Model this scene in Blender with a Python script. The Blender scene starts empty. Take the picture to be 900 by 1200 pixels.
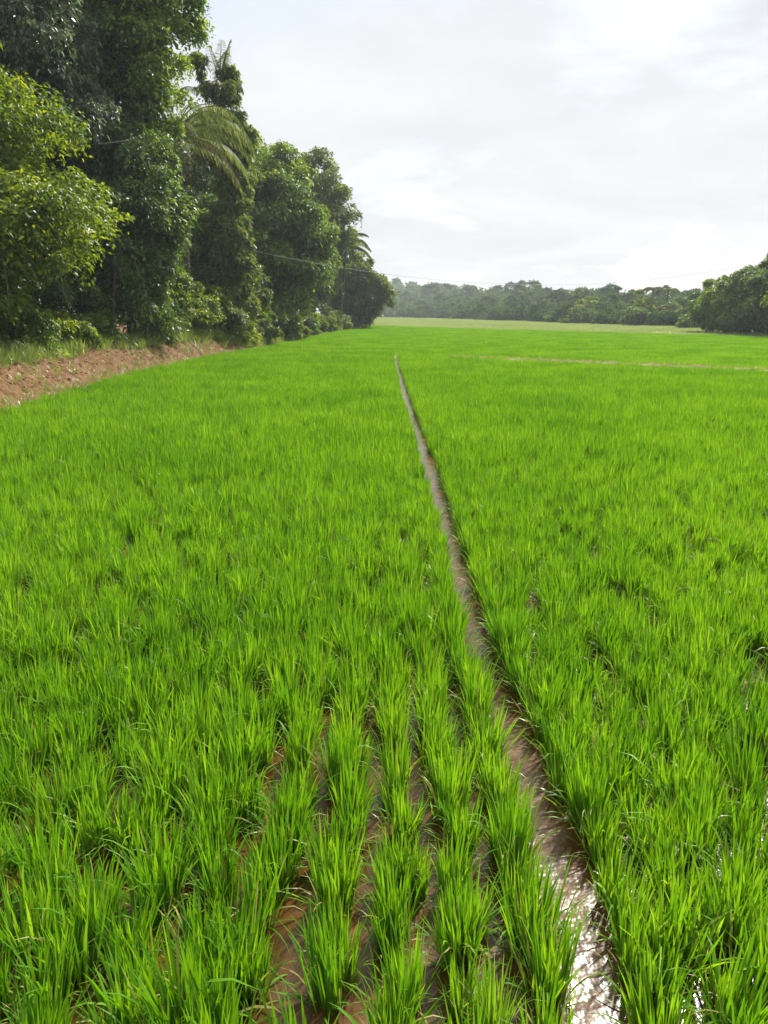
import bpy, math
import numpy as np
from mathutils import Vector, Matrix

SC = bpy.context.scene
COL = SC.collection
R = math.radians

# ---------------------------------------------------------------- camera
cam_d = bpy.data.cameras.new('camera')
cam_d.sensor_fit = 'VERTICAL'
cam_d.sensor_height = 24.0
cam_d.lens = 18.12
cam_d.clip_start = 0.05
cam_d.clip_end = 6000
cam = bpy.data.objects.new('camera', cam_d)
cam.location = (0, 0, 2.3)
cam.rotation_euler = (R(90 - 14.48), 0, 0)
COL.objects.link(cam)
SC.camera = cam

# ---------------------------------------------------------------- light
SUN_EL, SUN_AZ = R(45), R(29)          # azimuth clockwise from +Y (straight ahead) towards +X
sd = bpy.data.lights.new('sun', 'SUN')
sd.energy = 5.0
sd.angle = R(4.0)
sd.color = (1.0, 0.955, 0.87)
sun = bpy.data.objects.new('sun', sd)
sdir = Vector((math.sin(SUN_AZ) * math.cos(SUN_EL), math.cos(SUN_AZ) * math.cos(SUN_EL), math.sin(SUN_EL)))
sun.rotation_euler = sdir.to_track_quat('Z', 'Y').to_euler()
sun.location = (20, 20, 40)
COL.objects.link(sun)

world = bpy.data.worlds.new('World')
SC.world = world
world.use_nodes = True
wn, wl = world.node_tree.nodes, world.node_tree.links
wn.clear()
w_out = wn.new('ShaderNodeOutputWorld')
w_bg = wn.new('ShaderNodeBackground')
w_bg.inputs['Strength'].default_value = 0.1
sky = wn.new('ShaderNodeTexSky')
sky.sky_type = 'NISHITA'
sky.sun_disc = False
sky.sun_elevation = SUN_EL
sky.sun_rotation = SUN_AZ
sky.air_density = 1.0
sky.dust_density = 1.5
tc = wn.new('ShaderNodeTexCoord')
sep = wn.new('ShaderNodeSeparateXYZ')
wl.new(tc.outputs['Generated'], sep.inputs[0])
zz = wn.new('ShaderNodeMath'); zz.operation = 'MAXIMUM'; zz.inputs[1].default_value = 0.0
wl.new(sep.outputs['Z'], zz.inputs[0])
za = wn.new('ShaderNodeMath'); za.operation = 'ADD'; za.inputs[1].default_value = 0.16
wl.new(zz.outputs[0], za.inputs[0])
dx = wn.new('ShaderNodeMath'); dx.operation = 'DIVIDE'
dy = wn.new('ShaderNodeMath'); dy.operation = 'DIVIDE'
wl.new(sep.outputs['X'], dx.inputs[0]); wl.new(za.outputs[0], dx.inputs[1])
wl.new(sep.outputs['Y'], dy.inputs[0]); wl.new(za.outputs[0], dy.inputs[1])
cmb = wn.new('ShaderNodeCombineXYZ')
wl.new(dx.outputs[0], cmb.inputs[0]); wl.new(dy.outputs[0], cmb.inputs[1])


def wnoise(scale, detail, rough, off, lac=2.0):
    mp = wn.new('ShaderNodeMapping')
    mp.inputs['Location'].default_value = off
    mp.inputs['Scale'].default_value = (1.0, 1.15, 1)
    mp.inputs['Rotation'].default_value = (0, 0, 0.5)
    wl.new(cmb.outputs[0], mp.inputs[0])
    nz = wn.new('ShaderNodeTexNoise')
    nz.inputs['Scale'].default_value = scale
    nz.inputs['Detail'].default_value = detail
    nz.inputs['Roughness'].default_value = rough
    nz.inputs['Distortion'].default_value = 0.5
    wl.new(mp.outputs[0], nz.inputs[0])
    return nz


# layered stratus: a cover that opens a little here and there, with brighter and greyer billows
n1 = wnoise(0.9, 6, 0.55, (2.2, -9.1, 0))
cover = wn.new('ShaderNodeValToRGB')
cover.color_ramp.elements[0].position = 0.34; cover.color_ramp.elements[0].color = (0.6, 0.6, 0.6, 1)
cover.color_ramp.elements[1].position = 0.46; cover.color_ramp.elements[1].color = (0.97, 0.97, 0.97, 1)
wl.new(n1.outputs['Fac'], cover.inputs[0])
n2 = wnoise(0.95, 7, 0.58, (7.3, -2.2, 0))
shade = wn.new('ShaderNodeValToRGB')
shade.color_ramp.elements[0].position = 0.30; shade.color_ramp.elements[0].color = (4.15, 4.3, 4.5, 1)
shade.color_ramp.elements[1].position = 0.72; shade.color_ramp.elements[1].color = (5.15, 5.15, 5.16, 1)
wl.new(n2.outputs['Fac'], shade.inputs[0])
mixc = wn.new('ShaderNodeMix'); mixc.data_type = 'RGBA'
wl.new(cover.outputs[0], mixc.inputs['Factor'])
wl.new(sky.outputs[0], mixc.inputs[6])
wl.new(shade.outputs[0], mixc.inputs[7])
wl.new(mixc.outputs[2], w_bg.inputs['Color'])
wl.new(w_bg.outputs[0], w_out.inputs['Surface'])

SC.view_settings.view_transform = 'Standard'
SC.view_settings.look = 'None'
SC.view_settings.exposure = 0.9
SC.view_settings.gamma = 1.0
SC.view_settings.use_curve_mapping = False
SC.render.engine = 'CYCLES'
SC.cycles.max_bounces = 8
SC.cycles.diffuse_bounces = 3
SC.cycles.glossy_bounces = 3
SC.cycles.transmission_bounces = 5
SC.cycles.volume_bounces = 0
SC.cycles.use_denoising = True

# ---------------------------------------------------------------- helpers
RNG = np.random.default_rng(11)


def mk(name, mat, parent=None, kind=None, label=None, cat=None, group=None, mesh=None, loc=None):
    o = bpy.data.objects.new(name, mesh)
    COL.objects.link(o)
    if mesh is not None and mat is not None and len(mesh.materials) == 0:
        mesh.materials.append(mat)
    if parent is not None:
        o.parent = parent
    if loc is not None:
        o.location = loc
    tagit(o, label, cat, group, kind)
    return o


def tagit(o, label=None, cat=None, group=None, kind=None):
    if label: o['label'] = label
    if cat: o['category'] = cat
    if group: o['group'] = group
    if kind: o['kind'] = kind


def tri_mesh(name, V, F, tint=None, smooth=False, uvz=None):
    """triangles only, fast"""
    V = np.ascontiguousarray(V, dtype=np.float32)
    F = np.ascontiguousarray(F, dtype=np.int32)
    me = bpy.data.meshes.new(name)
    me.vertices.add(len(V))
    me.vertices.foreach_set('co', V.ravel())
    me.loops.add(F.size)
    me.loops.foreach_set('vertex_index', F.ravel())
    me.polygons.add(len(F))
    me.polygons.foreach_set('loop_start', np.arange(0, F.size, F.shape[1], dtype=np.int32))
    if tint is not None:
        a = me.attributes.new('tint', 'FLOAT', 'POINT')
        a.data.foreach_set('value', np.ascontiguousarray(tint, dtype=np.float32))
    me.update(calc_edges=True)
    if smooth:
        me.polygons.foreach_set('use_smooth', np.ones(len(F), dtype=bool))
    return me


def unit(a):
    return a / np.maximum(np.linalg.norm(a, axis=-1, keepdims=True), 1e-9)


def rand_unit(rng, n):
    return unit(rng.normal(size=(n, 3)))


def leaf_arrays(P, D, N, L, W, tint, droop=0.18):
    """a folded four-point leaf for each row of P"""
    n = len(P)
    D = unit(D); S = unit(np.cross(D, N)); N = np.cross(S, D)
    L = L[:, None]; W = W[:, None]
    V = np.empty((n, 4, 3))
    V[:, 0] = P
    V[:, 1] = P + D * L * 0.45 + S * W * 0.5 + N * W * 0.12
    V[:, 2] = P + D * L - np.array([0, 0, 1.0]) * L * droop
    V[:, 3] = P + D * L * 0.45 - S * W * 0.5 + N * W * 0.12
    b = (np.arange(n) * 4)[:, None, None]
    F = (np.array([[0, 1, 2], [0, 2, 3]])[None] + b).reshape(-1, 3)
    return V.reshape(-1, 3), F, np.repeat(tint, 4)


def join_arrays(parts):
    Vs, Fs, Ts = [], [], []
    off = 0
    for V, F, T in parts:
        Vs.append(V); Fs.append(F + off); Ts.append(T); off += len(V)
    return np.concatenate(Vs), np.concatenate(Fs), np.concatenate(Ts)


def tube_arrays(pts, radii, sides=7):
    pts = np.array(pts, float); radii = np.array(radii, float)
    n = len(pts)
    T = np.gradient(pts, axis=0); T = unit(T)
    ref = np.array([0.31, 0.95, 0.05])
    A = unit(np.cross(T, ref)); B = np.cross(T, A)
    ang = np.arange(sides) / sides * 2 * np.pi
    V = pts[:, None] + radii[:, None, None] * (np.cos(ang)[None, :, None] * A[:, None] + np.sin(ang)[None, :, None] * B[:, None])
    F = []
    for i in range(n - 1):
        for k in range(sides):
            a = i * sides + k; b = i * sides + (k + 1) % sides
            F += [(a, b, b + sides), (a, b + sides, a + sides)]
    V = V.reshape(-1, 3)
    V = np.vstack([V, pts[-1:]])
    e = len(V) - 1
    for k in range(sides):
        F.append(((n - 1) * sides + k, (n - 1) * sides + (k + 1) % sides, e))
    return V, np.array(F), np.full(len(V), 0.5)


def curve_pts(a, b, n=7, bend=0.0, rng=RNG, sag=0.0):
    a = np.array(a, float); b = np.array(b, float)
    t = np.linspace(0, 1, n)[:, None]
    p = a + (b - a) * t
    w = rng.normal(size=3) * bend * np.linalg.norm(b - a)
    p = p + np.sin(t * np.pi) * w
    p[:, 2] -= (sag * 4 * t * (1 - t))[:, 0]
    return p


# ---------------------------------------------------------------- materials
def nodes_of(name):
    m = bpy.data.materials.new(name)
    m.use_nodes = True
    nt = m.node_tree
    nt.nodes.clear()
    return m, nt.nodes, nt.links


def leaf_material(name, stops, transl=0.4, gloss=0.06, rough=0.4, use_attr=True, objrand=0.0, lean=0.42, patch=0.0):
    """leaf blade: diffuse + light passing through + a waxy sheen; stops = [(pos, (r, g, b)), ...]"""
    m, n, l = nodes_of(name)
    out = n.new('ShaderNodeOutputMaterial')
    ramp = n.new('ShaderNodeValToRGB')
    cr = ramp.color_ramp
    while len(cr.elements) < len(stops):
        cr.elements.new(0.5)
    for e, (p, c) in zip(cr.elements, stops):
        e.position = p; e.color = (*c, 1)
    geo = n.new('ShaderNodeNewGeometry')
    if use_attr:
        at = n.new('ShaderNodeAttribute'); at.attribute_name = 'tint'
        mm = n.new('ShaderNodeMath'); mm.operation = 'MULTIPLY_ADD'
        l.new(geo.outputs['Random Per Island'], mm.inputs[0]); mm.inputs[1].default_value = 1 - lean
        m2 = n.new('ShaderNodeMath'); m2.operation = 'MULTIPLY'; m2.inputs[1].default_value = lean
        l.new(at.outputs['Fac'], m2.inputs[0]); l.new(m2.outputs[0], mm.inputs[2])
        fac = mm.outputs[0]
    else:
        fac = geo.outputs['Random Per Island']
    if objrand > 0:
        oi = n.new('ShaderNodeObjectInfo')
        s1 = n.new('ShaderNodeMath'); s1.operation = 'MULTIPLY'; s1.inputs[1].default_value = 1 - objrand
        l.new(fac, s1.inputs[0])
        s2 = n.new('ShaderNodeMath'); s2.operation = 'MULTIPLY_ADD'; s2.inputs[1].default_value = objrand
        l.new(oi.outputs['Random'], s2.inputs[0]); l.new(s1.outputs[0], s2.inputs[2])
        fac = s2.outputs[0]
    if patch > 0:                                   # growth differs in patches over the field
        pn = n.new('ShaderNodeTexNoise'); pn.inputs['Scale'].default_value = 0.42; pn.inputs['Detail'].default_value = 5
        l.new(geo.outputs['Position'], pn.inputs[0])
        q1 = n.new('ShaderNodeMath'); q1.operation = 'SUBTRACT'; q1.inputs[1].default_value = 0.5
        l.new(pn.outputs['Fac'], q1.inputs[0])
        q2 = n.new('ShaderNodeMath'); q2.operation = 'MULTIPLY_ADD'; q2.inputs[1].default_value = patch * 2
        l.new(q1.outputs[0], q2.inputs[0]); l.new(fac, q2.inputs[2])
        fac = q2.outputs[0]
    l.new(fac, ramp.inputs[0])
    dif = n.new('ShaderNodeBsdfDiffuse'); l.new(ramp.outputs[0], dif.inputs[0])
    hs = n.new('ShaderNodeHueSaturation')
    hs.inputs['Hue'].default_value = 0.482; hs.inputs['Saturation'].default_value = 1.08; hs.inputs['Value'].default_value = 1.25
    l.new(ramp.outputs[0], hs.inputs['Color'])
    tr = n.new('ShaderNodeBsdfTranslucent'); l.new(hs.outputs[0], tr.inputs[0])
    mx = n.new('ShaderNodeMixShader'); mx.inputs[0].default_value = transl
    l.new(dif.outputs[0], mx.inputs[1]); l.new(tr.outputs[0], mx.inputs[2])
    gl = n.new('ShaderNodeBsdfGlossy'); gl.inputs['Roughness'].default_value = rough
    gl.inputs['Color'].default_value = (1, 1, 1, 1)
    fr = n.new('ShaderNodeLayerWeight'); fr.inputs['Blend'].default_value = 0.25
    fm = n.new('ShaderNodeMath'); fm.operation = 'MULTIPLY_ADD'; fm.inputs[1].default_value = gloss * 2.5; fm.inputs[2].default_value = gloss
    l.new(fr.outputs['Fresnel'], fm.inputs[0])
    m3 = n.new('ShaderNodeMixShader'); l.new(fm.outputs[0], m3.inputs[0])
    l.new(mx.outputs[0], m3.inputs[1]); l.new(gl.outputs[0], m3.inputs[2])
    l.new(m3.outputs[0], out.inputs['Surface'])
    return m


def earth_material(name, stops, scale, rough=0.9, bump=0.4, bscale=8.0, spec=0.2):
    m, n, l = nodes_of(name)
    out = n.new('ShaderNodeOutputMaterial')
    bs = n.new('ShaderNodeBsdfPrincipled')
    tcn = n.new('ShaderNodeTexCoord')
    nz = n.new('ShaderNodeTexNoise')
    nz.inputs['Scale'].default_value = scale; nz.inputs['Detail'].default_value = 8; nz.inputs['Roughness'].default_value = 0.65
    l.new(tcn.outputs['Object'], nz.inputs[0])
    ramp = n.new('ShaderNodeValToRGB'); cr = ramp.color_ramp
    while len(cr.elements) < len(stops):
        cr.elements.new(0.5)
    for e, (p, c) in zip(cr.elements, stops):
        e.position = p; e.color = (*c, 1)
    l.new(nz.outputs['Fac'], ramp.inputs[0])
    l.new(ramp.outputs[0], bs.inputs['Base Color'])
    bs.inputs['Roughness'].default_value = rough
    bs.inputs['Specular IOR Level'].default_value = spec
    nb = n.new('ShaderNodeTexNoise'); nb.inputs['Scale'].default_value = bscale; nb.inputs['Detail'].default_value = 6
    l.new(tcn.outputs['Object'], nb.inputs[0])
    bp = n.new('ShaderNodeBump'); bp.inputs['Strength'].default_value = bump; bp.inputs['Distance'].default_value = 0.15
    l.new(nb.outputs['Fac'], bp.inputs['Height']); l.new(bp.outputs[0], bs.inputs['Normal'])
    l.new(bs.outputs[0], out.inputs['Surface'])
    return m


def water_material():
    m, n, l = nodes_of('muddy_water')
    out = n.new('ShaderNodeOutputMaterial')
    bs = n.new('ShaderNodeBsdfPrincipled')
    tcn = n.new('ShaderNodeTexCoord')
    nz = n.new('ShaderNodeTexNoise'); nz.inputs['Scale'].default_value = 3.0; nz.inputs['Detail'].default_value = 7; nz.inputs['Roughness'].default_value = 0.62
    l.new(tcn.outputs['Object'], nz.inputs[0])
    ramp = n.new('ShaderNodeValToRGB'); cr = ramp.color_ramp
    cr.elements[0].position = 0.34; cr.elements[0].color = (0.050, 0.021, 0.005, 1)
    cr.elements[1].position = 0.68; cr.elements[1].color = (0.125, 0.055, 0.014, 1)
    l.new(nz.outputs['Fac'], ramp.inputs[0]); l.new(ramp.outputs[0], bs.inputs['Base Color'])
    r2 = n.new('ShaderNodeValToRGB'); c2 = r2.color_ramp
    c2.elements[0].position = 0.40; c2.elements[0].color = (0.16, 0.16, 0.16, 1)
    c2.elements[1].position = 0.70; c2.elements[1].color = (0.30, 0.30, 0.30, 1)
    l.new(nz.outputs['Fac'], r2.inputs[0]); l.new(r2.outputs[0], bs.inputs['Roughness'])
    bs.inputs['IOR'].default_value = 1.45
    bs.inputs['Specular IOR Level'].default_value = 0.55
    nb = n.new('ShaderNodeTexNoise'); nb.inputs['Scale'].default_value = 9.0; nb.inputs['Detail'].default_value = 3; nb.inputs['Roughness'].default_value = 0.55
    l.new(tcn.outputs['Object'], nb.inputs[0])
    bp = n.new('ShaderNodeBump'); bp.inputs['Strength'].default_value = 0.28; bp.inputs['Distance'].default_value = 0.03
    l.new(nb.outputs['Fac'], bp.inputs['Height']); l.new(bp.outputs[0], bs.inputs['Normal'])
    l.new(bs.outputs[0], out.inputs['Surface'])
    return m


M = {}
M['rice'] = leaf_material('rice_leaf', [(0.0, (0.060, 0.185, 0.018)), (0.5, (0.125, 0.310, 0.024)), (1.0, (0.235, 0.42, 0.040))], transl=0.48, gloss=0.004, rough=0.42, use_attr=False, objrand=0.3, patch=0.55)
M['rice_old'] = leaf_material('old_rice_leaf', [(0.0, (0.16, 0.13, 0.045)), (0.5, (0.24, 0.26, 0.05)), (1.0, (0.40, 0.36, 0.13))], transl=0.3, gloss=0.01, use_attr=False)
M['rice_base'] = leaf_material('rice_sheath', [(0.0, (0.05, 0.13, 0.015)), (1.0, (0.20, 0.26, 0.07))], transl=0.2, gloss=0.03, use_attr=False)
M['straw'] = leaf_material('dry_straw', [(0.0, (0.25, 0.19, 0.075)), (1.0, (0.50, 0.42, 0.20))], transl=0.25, gloss=0.02, use_attr=False)
M['grass'] = leaf_material('bank_grass', [(0.0, (0.09, 0.17, 0.02)), (0.6, (0.22, 0.31, 0.05)), (1.0, (0.42, 0.42, 0.14))], transl=0.4, gloss=0.03, use_attr=False, objrand=0.35)
M['pale_grass'] = leaf_material('pale_field_grass', [(0.0, (0.16, 0.24, 0.06)), (1.0, (0.34, 0.40, 0.15))], transl=0.35, gloss=0.02, use_attr=False, objrand=0.4)
M['lime'] = leaf_material('lime_leaf', [(0.0, (0.035, 0.095, 0.010)), (0.5, (0.115, 0.20, 0.016)), (1.0, (0.42, 0.48, 0.04))], transl=0.52, gloss=0.022)  # tree leaf ramps: sunlit and shaded leaf contrast put into random tints
M['mid'] = leaf_material('mid_green_leaf', [(0.0, (0.026, 0.068, 0.010)), (0.55, (0.115, 0.22, 0.02)), (1.0, (0.38, 0.48, 0.045))], transl=0.52, gloss=0.03)
M['dark'] = leaf_material('dark_green_leaf', [(0.0, (0.018, 0.046, 0.012)), (0.6, (0.082, 0.165, 0.024)), (1.0, (0.28, 0.39, 0.045))], transl=0.52, gloss=0.035)
M['grey'] = leaf_material('grey_green_leaf', [(0.0, (0.030, 0.050, 0.024)), (0.6, (0.09, 0.14, 0.055)), (1.0, (0.24, 0.30, 0.14))], transl=0.52, gloss=0.05)
M['olive'] = leaf_material('olive_leaf', [(0.0, (0.038, 0.070, 0.014)), (0.6, (0.12, 0.18, 0.028)), (1.0, (0.30, 0.35, 0.06))], transl=0.52, gloss=0.025)
M['frond'] = leaf_material('palm_frond_leaf', [(0.0, (0.07, 0.12, 0.02)), (1.0, (0.25, 0.29, 0.075))], transl=0.45, gloss=0.008, use_attr=False, objrand=0.3)
M['dry_frond'] = leaf_material('dry_palm_frond', [(0.0, (0.14, 0.12, 0.04)), (1.0, (0.32, 0.27, 0.11))], transl=0.3, gloss=0.03, use_attr=False)
M['bark'] = earth_material('bark', [(0.3, (0.055, 0.042, 0.030)), (0.7, (0.17, 0.14, 0.11))], 5.0, bump=0.6, bscale=12)
M['soil'] = earth_material('red_soil', [(0.32, (0.055, 0.026, 0.009)), (0.44, (0.105, 0.050, 0.018)), (0.55, (0.155, 0.080, 0.031)), (0.64, (0.14, 0.10, 0.035)), (0.72, (0.29, 0.21, 0.12))], 3.4, bump=0.6, bscale=9.0)
M['clod'] = earth_material('soil_clod', [(0.32, (0.14, 0.068, 0.03)), (0.52, (0.22, 0.12, 0.058)), (0.66, (0.38, 0.30, 0.20))], 2.3, bump=0.5, bscale=20)
M['ground'] = earth_material('grassy_ground', [(0.3, (0.050, 0.070, 0.020)), (0.7, (0.10, 0.125, 0.040))], 0.3, bump=0.4, bscale=3)
M['dryground'] = earth_material('dry_field_ground', [(0.3, (0.22, 0.29, 0.09)), (0.7, (0.34, 0.40, 0.15))], 0.12, bump=0.3, bscale=3)
M['water'] = water_material()
M['wire'] = earth_material('pale_wire', [(0.3, (0.30, 0.30, 0.29)), (0.7, (0.42, 0.42, 0.41))], 3.0, rough=0.5, bump=0.0)

# ---------------------------------------------------------------- layout curves
EDGE_Y = np.array([-20, 0, 16.6, 26.8, 38, 46.6, 70, 98, 128, 180, 400])
EDGE_X = np.array([-8.0, -8.0, -8.4, -9.0, -8.7, -7.8, -7.2, -5.6, -2.0, -2.0, -2.0])     # foot of the left bank
SOIL_Y = np.array([-20, 10, 25, 34, 44, 48, 58, 70, 85, 100, 140])
SOIL_W = np.array([3.2, 3.0, 2.8, 2.5, 2.2, 1.6, 0.4, 0.9, 1.3, 0.8, 0.2])                # bare width of the bank


def edge_x(y): return np.interp(y, EDGE_Y, EDGE_X)
def soil_w(y): return np.interp(y, SOIL_Y, SOIL_W)


BUND = np.array([(24.0, 21.0), (14.3, 28.9), (3.7, 37.4), (-3.0, 43.4), (-7.9, 47.6)])     # cross bund, right to left
def bund_y(x): return np.interp(x, BUND[::-1, 0], BUND[::-1, 1])


FIELD_X = np.array([-30, 1.0, 10.0, 19.5, 28.0, 34.0, 60.0])
FIELD_Y = np.array([160, 128, 108, 93.0, 80.0, 72.0, 45.0])                               # where the green rice stops
def rice_end(x): return np.interp(x, FIELD_X, FIELD_Y)


_ph = np.random.default_rng(3).uniform(0, 6.28, (14, 2)); _dr = np.random.default_rng(4).normal(size=(14, 2))
def vnoise(x, y, f=1.0):
    """cheap smooth noise, about -1..1"""
    s = 0
    for k in range(14):
        w = 2 ** (k / 4.0)
        s = s + np.sin((x * _dr[k, 0] + y * _dr[k, 1]) * f * w + _ph[k, 0]) / w ** 0.8
    return s / 3.2


def smooth01(t):
    t = np.clip(t, 0, 1)
    return t * t * (3 - 2 * t)


def bank_z(x, y):
    d = edge_x(y) - x
    hgt = np.interp(y, [0, 40, 60, 140], [0.82, 0.8, 0.72, 0.7])
    z = -0.12 + (hgt + 0.12) * smooth01((d + 0.25) / 2.3)
    rough = smooth01((d + 0.1) / 0.8)
    z = z + rough * (0.08 * vnoise(x, y, 1.1) + 0.05 * vnoise(y + 9, x, 2.7) + 0.018 * vnoise(x - 4, y, 6.0))
    # a low ridge of dug earth along the inner lip
    z = z + 0.16 * np.exp(-((d - 1.5) / 0.5) ** 2) * (0.6 + 0.5 * vnoise(x * 0.3, y, 0.9))
    return z


# ---------------------------------------------------------------- setting
def sheet(name, poly, z, mat, kind='structure'):
    V = [(x, y, z) for x, y in poly]
    me = bpy.data.meshes.new(name)
    me.from_pydata(V, [], [list(range(len(V)))])
    me.update()
    return mk(name, mat, mesh=me, kind=kind)


sheet('ground', [(-1500, -1500), (1500, -1500), (1500, 1500), (-1500, 1500)], -0.16, M['ground'])

wpoly = [(edge_x(y) - 0.5, y) for y in np.linspace(-12, 126, 60)]
wpoly += [(x, rice_end(x) + 0.5) for x in np.linspace(1.5, 60, 30)] + [(60, -12)]
sheet('paddy_water', wpoly, 0.0, M['water'])
dpoly = [(x, rice_end(x) - 1.0) for x in np.linspace(-6, 60, 30)] + [(75, 140), (60, 420), (-6, 420)]
sheet('dry_field', dpoly, 0.05, M['dryground'])

# left bank and the forest floor behind it: one height field
ys = np.concatenate([np.arange(-12, 60, 0.22), np.arange(60, 160, 0.7)])
ds = np.concatenate([np.arange(-0.5, 5.5, 0.16), np.arange(5.5, 40, 1.5)])
YY, DD = np.meshgrid(ys, ds, indexing='ij')
XX = edge_x(YY) - DD
ZZ = bank_z(XX, YY)
V = np.stack([XX, YY, ZZ], -1).reshape(-1, 3)
nd = len(ds)
ii, jj = np.meshgrid(np.arange(len(ys) - 1), np.arange(nd - 1), indexing='ij')
a = (ii * nd + jj).ravel()
F = np.stack([a, a + nd, a + nd + 1, a + 1], -1)
mk('earth_bank', M['soil'], mesh=tri_mesh('earth_bank', V, F, smooth=True), kind='structure')

# cross bund between the two plots: low ridge of mud and dry grass
bx = np.linspace(-7.9, 24, 150)
by = bund_y(bx)
prof = [(-0.42, -0.05), (-0.26, 0.16), (-0.14, 0.24), (0.0, 0.262), (0.14, 0.24), (0.26, 0.16), (0.42, -0.05)]
tdir = unit(np.stack([np.gradient(bx), np.gradient(by)], -1))
nrm = np.stack([-tdir[:, 1], tdir[:, 0]], -1)
hh = np.interp(bx, [-8, -4, 1.5, 4.5, 24], [0.85, 0.5, 0.6, 0.95, 1.04]) * (1 + 0.09 * vnoise(bx, by, 2.0))
V = np.array([[(bx[i] + nrm[i, 0] * u * 1.1, by[i] + nrm[i, 1] * u * 1.1, w * hh[i] * (1 + 0.06 * vnoise(bx[i] * 3 + u, by[i], 2.0))) for u, w in prof] for i in range(150)]).reshape(-1, 3)
m7 = len(prof)
ii, jj = np.meshgrid(np.arange(149), np.arange(m7 - 1), indexing='ij')
a = (ii * m7 + jj).ravel()
M['bund'] = earth_material('bund_earth', [(0.3, (0.15, 0.14, 0.05)), (0.5, (0.28, 0.26, 0.095)), (0.7, (0.40, 0.38, 0.17))], 2.0, bump=0.6, bscale=14)
mk('field_bund', M['bund'], mesh=tri_mesh('field_bund', V, np.stack([a, a + 1, a + m7 + 1, a + m7], -1), smooth=True), kind='structure')

# ---------------------------------------------------------------- instancing helper (stuff)
PROTO = {}


def proto_collection(name, meshes, mat):
    c = bpy.data.collections.new(name)
    for k, me in enumerate(meshes):
        if len(me.materials) == 0:
            me.materials.append(mat)
        o = bpy.data.objects.new('%s_%02d' % (name, k), me)
        c.objects.link(o)
    return c


def scatter(name, P, idx, rot, scl, coll, label=None, cat=None):
    n = len(P)
    me = bpy.data.meshes.new(name)
    me.vertices.add(n)
    me.vertices.foreach_set('co', np.ascontiguousarray(P, dtype=np.float32).ravel())
    at = me.attributes.new('idx', 'INT', 'POINT'); at.data.foreach_set('value', np.ascontiguousarray(idx, dtype=np.int32))
    at = me.attributes.new('rot', 'FLOAT_VECTOR', 'POINT'); at.data.foreach_set('vector', np.ascontiguousarray(rot, dtype=np.float32).ravel())
    at = me.attributes.new('scl', 'FLOAT_VECTOR', 'POINT'); at.data.foreach_set('vector', np.ascontiguousarray(scl, dtype=np.float32).ravel())
    o = mk(name, None, mesh=me, kind='stuff', label=label, cat=cat)
    ng = bpy.data.node_groups.new(name + '_nodes', 'GeometryNodeTree')
    ng.interface.new_socket('Geometry', in_out='INPUT', socket_type='NodeSocketGeometry')
    ng.interface.new_socket('Geometry', in_out='OUTPUT', socket_type='NodeSocketGeometry')
    gi = ng.nodes.new('NodeGroupInput'); go = ng.nodes.new('NodeGroupOutput')
    ci = ng.nodes.new('GeometryNodeCollectionInfo')
    ci.inputs['Collection'].default_value = coll
    ci.inputs['Separate Children'].default_value = True
    ci.inputs['Reset Children'].default_value = True
    ip = ng.nodes.new('GeometryNodeInstanceOnPoints')
    ip.inputs['Pick Instance'].default_value = True

    def attr(nm, ty):
        x = ng.nodes.new('GeometryNodeInputNamedAttribute'); x.data_type = ty; x.inputs['Name'].default_value = nm
        return x.outputs['Attribute']
    ng.links.new(gi.outputs[0], ip.inputs['Points'])
    ng.links.new(ci.outputs[0], ip.inputs['Instance'])
    ng.links.new(attr('idx', 'INT'), ip.inputs['Instance Index'])
    ng.links.new(attr('rot', 'FLOAT_VECTOR'), ip.inputs['Rotation'])
    ng.links.new(attr('scl', 'FLOAT_VECTOR'), ip.inputs['Scale'])
    ng.links.new(ip.outputs[0], go.inputs[0])
    md = o.modifiers.new('instances', 'NODES'); md.node_group = ng
    return o


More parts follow.
